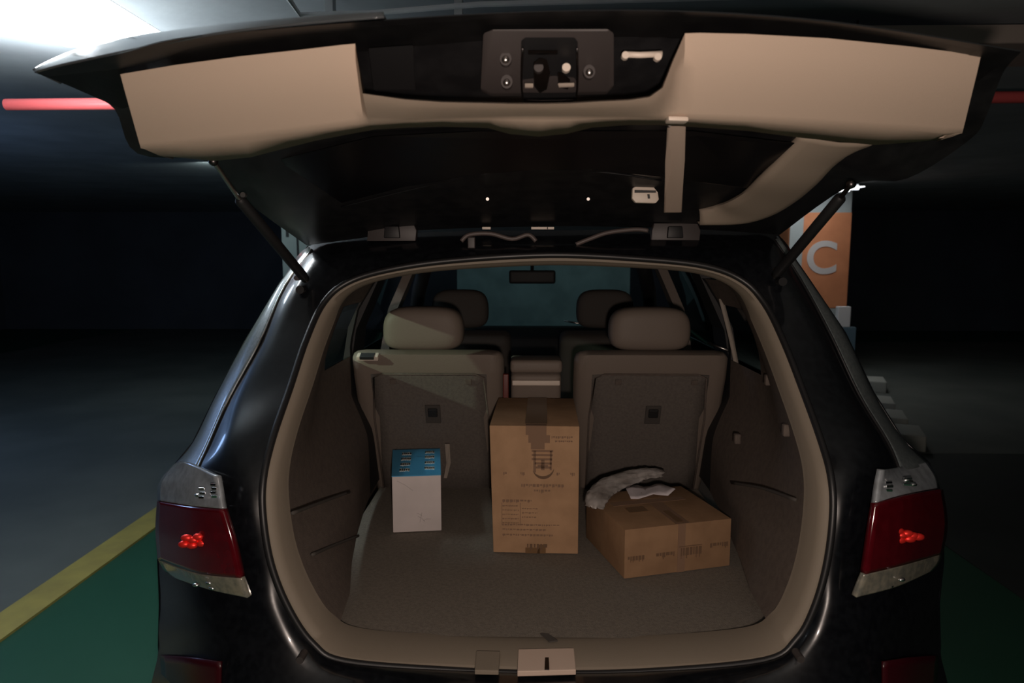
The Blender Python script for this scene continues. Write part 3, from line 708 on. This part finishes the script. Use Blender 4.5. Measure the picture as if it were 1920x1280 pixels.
r0 = [p+Vector((.0, .05, .0)) for p in rows[0]]; r1 = [p+Vector((0, .05, 0)) for p in rows[-1]]
o = obj('inner_trim', grid_bm([r0]+rows+[r1]), M['beige'], tg, True, 45); solid(o, .004)
# side arm trim on the right of the tailgate glass
outer = [(1640,268,-.02), (1572,303,.06), (1530,345,.14), (1490,378,.24), (1445,404,.32), (1390,419,.38), (1312,421,.42)]
inner = [(1508,256,-.03), (1470,298,.04), (1430,338,.12), (1400,366,.22), (1368,384,.30), (1345,390,.36), (1312,396,.40)]
g = []
for a_, b_ in zip(outer, inner):
    pa, pb = P(a_[0], a_[1], a_[2]-.02), P(b_[0], b_[1], b_[2]-.02); m_ = (pa+pb)/2+Vector((0, -.002, -.006))
    g.append([pa+Vector((0, .03, .01)), pa, m_, pb, pb+Vector((0, .03, .01))])
M['arm'] = mat('shaded_beige_arm', (.29, .235, .185), .6, spec=.3)  # beige trim with the grazing-light shade put into its colour
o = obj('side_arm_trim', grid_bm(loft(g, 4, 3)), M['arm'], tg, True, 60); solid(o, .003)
# vertical cover strip and its clip head
Ys = lambda x, y_: -.16+(y_-218)*.0028
slab_px('cable_cover', [(1254,236), (1287,236), (1284,300), (1279,398), (1247,398), (1251,300)], lambda x, y_: -.185+(y_-218)*.0026, .02, M['beige_gloss'], tg, .004)
slab_px('cover_clip', [(1253,217), (1291,218), (1292,227), (1254,226)], -.245, .03, M['clip'], tg, .003)
disc_px('screw', 1256, 234, -.165, 3.5, M['metal'], tg, .01)
# brake lamp cover
slab_px('bulb_cover', [(1186,352), (1194,348), (1226,350), (1234,360), (1236,374), (1230,381), (1192,380), (1185,372)], .26, .02, M['clip'], tg, .004)
slab_px('bulb_cover_slot', [(1190,356), (1230,357), (1230,361), (1190,361)], .257, .01, M['dark_in'], tg)
slab_px('bulb_cover_notch', [(1214,364), (1218,364), (1219,372), (1215,372)], .257, .01, M['dark_in'], tg)
# spoiler glass edge line
obj('glass_seal', tube_bm(spline([P(x_, y_, Y_) for x_, y_, Y_ in ((640, 388, .30), (760, 358, .25), (880, 333, .2), (1000, 322, .18), (1120, 322, .18), (1240, 338, .2))], 5), .0025, 6), M['inner_black'], tg, True)
slab_px('glass', [(520, 300), (700, 256), (900, 246), (1100, 246), (1300, 246), (1490, 268), (1400, 352), (1240, 332), (1120, 318), (1000, 318), (880, 328), (760, 350), (640, 380)], lambda x, y_: -.09+(y_-246)*.0026, .005, mat('dark_tailgate_glass', (.003, .003, .004), .25, spec=.3), tg)
# latch
YR = lambda y_: -.378 + max(0, (y_-58))/92*.095 + max(0, (y_-150))/78*.06
yr = lambda d: (lambda x_, y_: YR(y_)-d)
slab_px('latch_plate', [(905,62), (925,54), (1140,53), (1152,62), (1152,160), (1140,172), (920,176), (900,166)], yr(.012), .02, M['greyplate'], tg, .006)
slab_px('latch_cavity', [(977,76), (985,70), (1078,70), (1084,78), (1082,184), (1074,190), (986,190), (978,182)], yr(.016), .02, M['plastic'], tg, .002)
q = spline([P(x_, y_, YR(y_)-.02) for x_, y_ in ((980,90), (978,140), (980,180), (990,188), (1074,187), (1081,178), (1083,140), (1082,90))], 3)
obj('latch_frame', tube_bm(q, .0016, 6), M['dkmetal'], tg, True)
slab_px('latch_bar', [(990,94), (1046,94), (1046,99), (990,99)], yr(.024), .01, M['dkmetal'], tg, .001)
slab_px('latch_claw', [(1000,118), (1012,108), (1026,112), (1032,135), (1026,165), (1012,172), (1002,160)], yr(.026), .012, M['dkmetal'], tg, .002)
slab_px('latch_claw', [(1046,135), (1056,138), (1070,150), (1066,165), (1048,160)], yr(.026), .012, M['dkmetal'], tg, .002)
disc_px('latch_pivot', 1062, 126, YR(126)-.03, 8, M['clip'], tg, .012)
disc_px('latch_pivot', 1010, 126, YR(126)-.03, 9, M['greyplate'], tg, .012)
slab_px('latch_highlight', [(984,156), (1000,156), (1000,163), (984,163)], yr(.03), .008, M['clip'], tg, .001)  # cream bars standing in for highlights on the latch
slab_px('latch_highlight', [(1046,156), (1077,155), (1077,161), (1048,162)], yr(.03), .008, M['clip'], tg, .001)
for x_, y_ in ((948,110), (950,153), (1105,134)):
    q = [P(x_+11*math.cos(k*math.pi/8), y_+13*math.sin(k*math.pi/8), YR(y_)-.02) for k in range(16)]
    o = obj('screw', prism_bm(q, Vector((0, .012, 0))), M['greyplate'], tg)
    bm = bmesh.new(); bmesh.ops.create_uvsphere(bm, u_segments=12, v_segments=8, radius=.006)
    bmesh.ops.transform(bm, matrix=Matrix.Translation(P(x_, y_+2, YR(y_)-.02)), verts=bm.verts); obj('screw_head', bm, M['metal'], tg, True)
# emergency release rod at the right of the latch recess
obj('release_rod', tube_bm([P(1170, 102, YR(100)-.02), P(1200, 103, YR(100)-.02), P(1241, 101, YR(100)-.02)], .0045, 8), M['clip'], tg, True)
for x_, y_ in ((1173, 103), (1234, 106)):
    disc_px('rod_end', x_, y_, YR(100)-.026, 7, M['clip'], tg, .01)
slab_px('plate_cover', [(690, 90), (775, 84), (778, 168), (700, 168)], yr(.006), .01, M['plastic'], tg, .003)

# hinges, hoses and wiring between roof and tailgate
for x0 in (735, 1268):
    slab_px('hinge', [(x0-45, 432), (x0-42, 418), (x0+40, 418), (x0+46, 432), (x0+44, 452), (x0-48, 452)], .49, .03, M['greyplate'], car, .004)
    slab_px('hinge_knuckle', [(x0-14, 424), (x0+12, 424), (x0+14, 446), (x0-16, 446)], .475, .03, M['inner_black'], car, .003)
hm = mat('grey_hose', (.09, .07, .065), .5)
obj('wiring_loom', tube_bm(spline([P(x_, y_, .46) for x_, y_ in ((865, 452), (880, 440), (920, 438), (960, 448), (990, 440), (1005, 452))], 5), .006, 8), hm, car, True)
obj('washer_hose', tube_bm(spline([P(x_, y_, .46) for x_, y_ in ((1080, 458), (1105, 448), (1140, 436), (1190, 430), (1215, 432))], 5), .006, 8), hm, car, True)
rbox('hose_clip', P(884, 455, .44), (.02, .01, .03), M['greyplate'], car, .003)
for x0, w_ in ((912, 8), (1012, 16), (1032, 7)):
    slab_px('spoiler_bolt', [(x0-w_, 425), (x0+w_, 425), (x0+w_, 430), (x0-w_, 430)], .50, .01, M['clip'], car, .001)
for x0 in (914, 1103):
    disc_px('brake_lamp_screw', x0, 373, .27, 3, M['metal'], car, .008)

# gas struts
def strut(a_, b_, c_, lab):
    A, B, Cc = P(*a_), P(*b_), P(*c_)
    t = empty('gas_strut', (0, 0, 0), 0, car); t['label'] = lab
    obj('piston_rod', tube_bm([A, B], .005, 10), M['dkmetal'] if a_[0] > 1000 else M['metal'], t, True, 40)
    obj('cylinder', tube_bm([B, B+(Cc-B)*.02, Cc-(Cc-B)*.04, Cc], [.008, .0125, .0125, .008], 14), M['plastic'], t, True, 40)
    bm = bmesh.new(); bmesh.ops.create_uvsphere(bm, u_segments=12, v_segments=8, radius=.010)
    bmesh.ops.transform(bm, matrix=Matrix.Translation(A), verts=bm.verts); obj('ball_joint', bm, M['dkmetal'], t, True)
    bm = bmesh.new(); bmesh.ops.create_uvsphere(bm, u_segments=12, v_segments=8, radius=.011)
    bmesh.ops.transform(bm, matrix=Matrix.Translation(Cc), verts=bm.verts); obj('ball_joint', bm, M['dkmetal'], t, True)
strut((400, 302, .02), (448, 372, .10), (572, 522, .37), 'left gas strut')
strut((1596, 345, .04), (1578, 368, .10), (1455, 515, .37), 'right gas strut')
disc_px('strut_bolt', 455, 365, .09, 5, M['metal'], car, .01)
disc_px('strut_bolt', 524, 389, .3, 4, M['metal'], car, .01)

# ================================================================== LOOSE THINGS IN THE CARGO AREA
def carton(name, A, B, depth, h, label, m):
    """A, B: front bottom corners on the carpet; local x along the front, y to the back, z up"""
    d = B-A; d.z = 0; wd = d.length; rz = math.atan2(d.y, d.x)
    t = empty(name, (A.x, A.y, FZ+.003), rz); tag(t, label, 'box')
    bm = box_bm((wd/2, depth/2, h/2), (wd, depth, h)); bev(bm, .0025, 2); obj('carton', bm, m, t, True, 40)
    return t, wd
def bar(bm, x0, x1, z0, z1, y=0, th=.0008): box_bm(((x0+x1)/2, y, (z0+z1)/2), (abs(x1-x0), th, abs(z1-z0)), bm)
def topbar(bm, x0, x1, y0, y1, z): box_bm(((x0+x1)/2, (y0+y1)/2, z), (abs(x1-x0), abs(y1-y0), .0008), bm)
def words(bm, x0, x1, z, hgt, y=0, n=12, seed=0):
    rd = random.Random(seed); x = x0
    while x < x1-.002:
        ww_ = rd.uniform(.25, 1.0)*(x1-x0)/n; k = rd.random()
        bar(bm, x, min(x+ww_, x1), z-hgt*(.5 if k > .3 else .15), z+hgt*.5, y)
        if k > .55: bar(bm, x+ww_*.2, min(x+ww_*.45, x1), z-hgt*.9, z-hgt*.5, y)
        x += ww_+.25*(x1-x0)/n

# white box with blue top
A, B = PZ(737, 1000, FZ), PZ(828, 996, FZ)
t, wd = carton('white_box', A, B, .30, .182, 'small white carton with a blue printed top left of the tall cardboard box', M['white'])
bm = box_bm((wd/2, .15, .1828), (wd+.001, .301, .003)); obj('blue_lid', bm, M['blue'], t)
for c_ in t.children:
    for v in c_.data.vertices:
        if v.co.y > .2 and v.co.x < .08: v.co.x -= .014
bm = bmesh.new()
for k in range(4):
    for x0 in (.14, .66):
        y0 = .040+k*.062+(0 if x0 < .5 else .012)
        topbar(bm, x0*wd, (x0+.21)*wd, y0+.008, y0+.030, .1848)
        for j in range(5):
            x_ = (x0+.044*j)*wd; topbar(bm, x_, x_+wd*.030, y0+random.uniform(.0, .006), y0+random.uniform(.030, .037), .1848)
obj('printed_lettering', bm, M['print'], t)
bm = bmesh.new()
for (x0, z0, x1, z1) in ((.1, .168, .42, .135), (.5, .06, .6, .05), (.52, .05, .66, .032), (.6, .062, .56, .03), (.62, .035, .78, .04)):
    tube_bm([Vector((x0*wd, -.0005, z0)), Vector(((x0+x1)/2*wd, -.0005, (z0+z1)/2+.003)), Vector((x1*wd, -.0005, z1))], .0006, 4, False, bm)
obj('scribble', bm, M['pen'], t)

# tall box
A, B = PZ(925, 1037, FZ), PZ(1083, 1036, FZ)
t, wd = carton('tall_cardboard_box', A, B, .40, .382, 'tall cardboard box with brown tape and print in the middle of the cargo floor', M['card'])
t.rotation_euler = (0, 0, math.radians(-1.5))
for v in t.children[0].data.vertices:
    if v.co.z > .2 and v.co.x < .1: v.co.x -= .010
H = .382
X = lambda u: u*wd
Z = lambda v: H*(1-v)
bm = bmesh.new(); 
bar(bm, X(.38), X(.62), Z(.0), Z(.07), -.0006); bar(bm, X(.41), X(.66), Z(.07), Z(.13), -.0006); bar(bm, X(.44), X(.60), Z(.13), Z(.18), -.0006)
topbar(bm, X(.38), X(.62), 0, .40, H+.0006)
obj('tape', bm, M['ink_light'], t)
bm = bmesh.new(); topbar(bm, X(.37), X(.63), .02, .40, H+.0012); obj('dark_tape', bm, M['tape'], t)
bm = bmesh.new(); bar(bm, X(.38), X(.55), Z(1), Z(.955), -.001); bar(bm, X(.52), X(.62), Z(1), Z(.93), -.001)
obj('dark_tape', bm, M['tape'], t)
# round emblem: striped lid over a thick smile-like arc
bm = bmesh.new()
for k in range(5): bar(bm, X(.45+.012*k*(k > 2)), X(.70-.006*k), Z(.185+k*.032), Z(.200+k*.032), -.0008)
for (u0, u1, v0, v1) in ((.47, .50, .19, .36), (.66, .685, .19, .34), (.56, .60, .26, .34), (.52, .64, .30, .315)): bar(bm, X(u0), X(u1), Z(v0), Z(v1), -.0008)
obj('emblem', bm, M['ink_light'], t)
bm = bmesh.new(); c_ = Vector((X(.585), -.001, Z(.315))); n_ = 16; va = []; vb = []
for k in range(n_+1):
    a_ = math.radians(200+k*150/n_); ro = .032; ri = .032-.007*math.sin(math.pi*k/n_)-.001
    va.append(bm.verts.new(c_+Vector((ro*math.cos(a_), 0, ro*1.15*math.sin(a_))))); vb.append(bm.verts.new(c_+Vector((ri*math.cos(a_), 0, ri*1.15*math.sin(a_)))))
for k in range(n_): bm.faces.new((va[k], va[k+1], vb[k+1], vb[k]))
obj('emblem_arc', bm, M['ink'], t)
bm = bmesh.new()
words(bm, X(.68), X(.93), Z(.085), .006, -.0008, 9, 1); words(bm, X(.72), X(.93), Z(.115), .004, -.0008, 9, 2)
words(bm, X(.33), X(.84), Z(.462), .008, -.0008, 14, 3); words(bm, X(.48), X(.67), Z(.505), .008, -.0008, 5, 4)
for u in (.12, .32, .74, .9): words(bm, X(u), X(u+.05), Z(.37), .008, -.0008, 2, int(u*100))
words(bm, X(.11), X(.45), Z(.585), .007, -.0008, 8, 5)
for k in range(5): words(bm, X(.11), X(.30), Z(.625+k*.034), .003, -.0008, 6, 6+k)
for k in range(3): words(bm, X(.34), X(.52), Z(.645+k*.034), .003, -.0008, 5, 16+k)
bar(bm, X(.315), X(.322), Z(.60), Z(.78), -.0008); bar(bm, X(.10), X(.106), Z(.60), Z(.78), -.0008)
words(bm, X(.11), X(.78), Z(.775), .004, -.0008, 18, 21); words(bm, X(.11), X(.62), Z(.812), .004, -.0008, 14, 22); words(bm, X(.11), X(.70), Z(.855), .005, -.0008, 16, 23)
obj('printed_lettering', bm, M['ink_light'], t)
bm = bmesh.new(); words(bm, X(.40), X(.64), Z(.945), .016, -.0014, 4, 31); obj('printed_mark', bm, M['ink'], t)

# flat box
A, B = PZ(1170, 1087, FZ), PZ(1368, 1062, FZ)
t, wd = carton('flat_cardboard_box', A, B, .29, .138, 'low brown cardboard box sealed with tape lying to the right on the cargo floor', M['card2'])
flat = t; H = .138
bm = bmesh.new(); topbar(bm, X(.47), X(.60), 0, .29, H+.0006); bar(bm, X(.49), X(.56), 0, H, -.0006); topbar(bm, X(.12), X(.85), .17, .20, H+.0010)
obj('tape', bm, M['ink_light'], t)
for q_ in ((.50, .56, .01, .10, H+.0012), (.40, .62, .205, .215, H+.0014), (.20, .38, .11, .15, H+.0012)):
    bm = bmesh.new(); topbar(bm, X(q_[0]), X(q_[1]), *q_[2:]); obj('dark_tape', bm, M['tape'], t)
bm = bmesh.new()
words(bm, X(.03), X(.18), H*.40, .012, -.0008, 5, 41); words(bm, X(.29), X(.46), H*.40, .013, -.0008, 5, 42); words(bm, X(.52), X(.72), H*.42, .022, -.0012, 5, 43)
words(bm, X(.80), X(.98), H*.48, .012, -.0008, 5, 44); bar(bm, X(.50), X(.72), H*.52, H*.535, -.0008)
obj('printed_lettering', bm, M['ink'], t)

for o in list(bpy.data.objects):
    if o.name.split('.')[0] in ('printed_lettering', 'scribble', 'emblem', 'printed_mark'): o['kind'] = 'stuff'
# paper sheet on the flat box
zt_ = FZ+.003+H+.002
q = [PZ(x_, y_, zt_) for x_, y_ in ((1172, 915), (1240, 909), (1266, 928), (1183, 937))]
rows = []
for i in range(7):
    r = []
    for j in range(5):
        a_ = q[0].lerp(q[1], i/6); b_ = q[3].lerp(q[2], i/6); p = a_.lerp(b_, j/4)
        p.z += .004+.007*math.sin(i*1.3+j)*math.sin(i/6*math.pi)+(.016 if i == 6 else 0)*(j/4); r.append(p)
    rows.append(r)
o = obj('paper_sheet', grid_bm(rows), M['paper'], None, True); solid(o, .0012)
tag(o, 'crumpled white paper slip lying on top of the low brown box', 'paper')
# milky plastic bag strip arching behind the flat box
ou = [(1099,948,.545), (1103,925,.58), (1122,905,.65), (1152,891,.72), (1188,882,.78), (1218,879,.82), (1245,882,.86)]
inn = [(1132,953,.52), (1140,938,.56), (1152,925,.62), (1174,913,.69), (1197,904,.75), (1216,898,.79), (1240,893,.83)]
rows = []
for a_, b_ in zip(ou, inn):
    pa, pb = P(*a_), P(*b_); m_ = (pa+pb)/2
    rows.append([pa+Vector((0, .02, -.004)), pa, pa.lerp(m_, .5)+Vector((0, -.012, .002)), m_+Vector((0, -.006, 0)), pb.lerp(m_, .5)+Vector((0, -.013, 0)), pb, pb+Vector((0, .02, -.002))])
g = loft(rows, 5, 3)
g = [[p+Vector((random.uniform(-.003, .003), random.uniform(-.003, .003), random.uniform(-.003, .003))) for p in r_] for r_ in g]
o = obj('plastic_bag', grid_bm(g), M['plasticbag'], None, True); solid(o, .002)
tag(o, 'folded milky plastic bag curving over the back corner of the low brown box', 'bag')
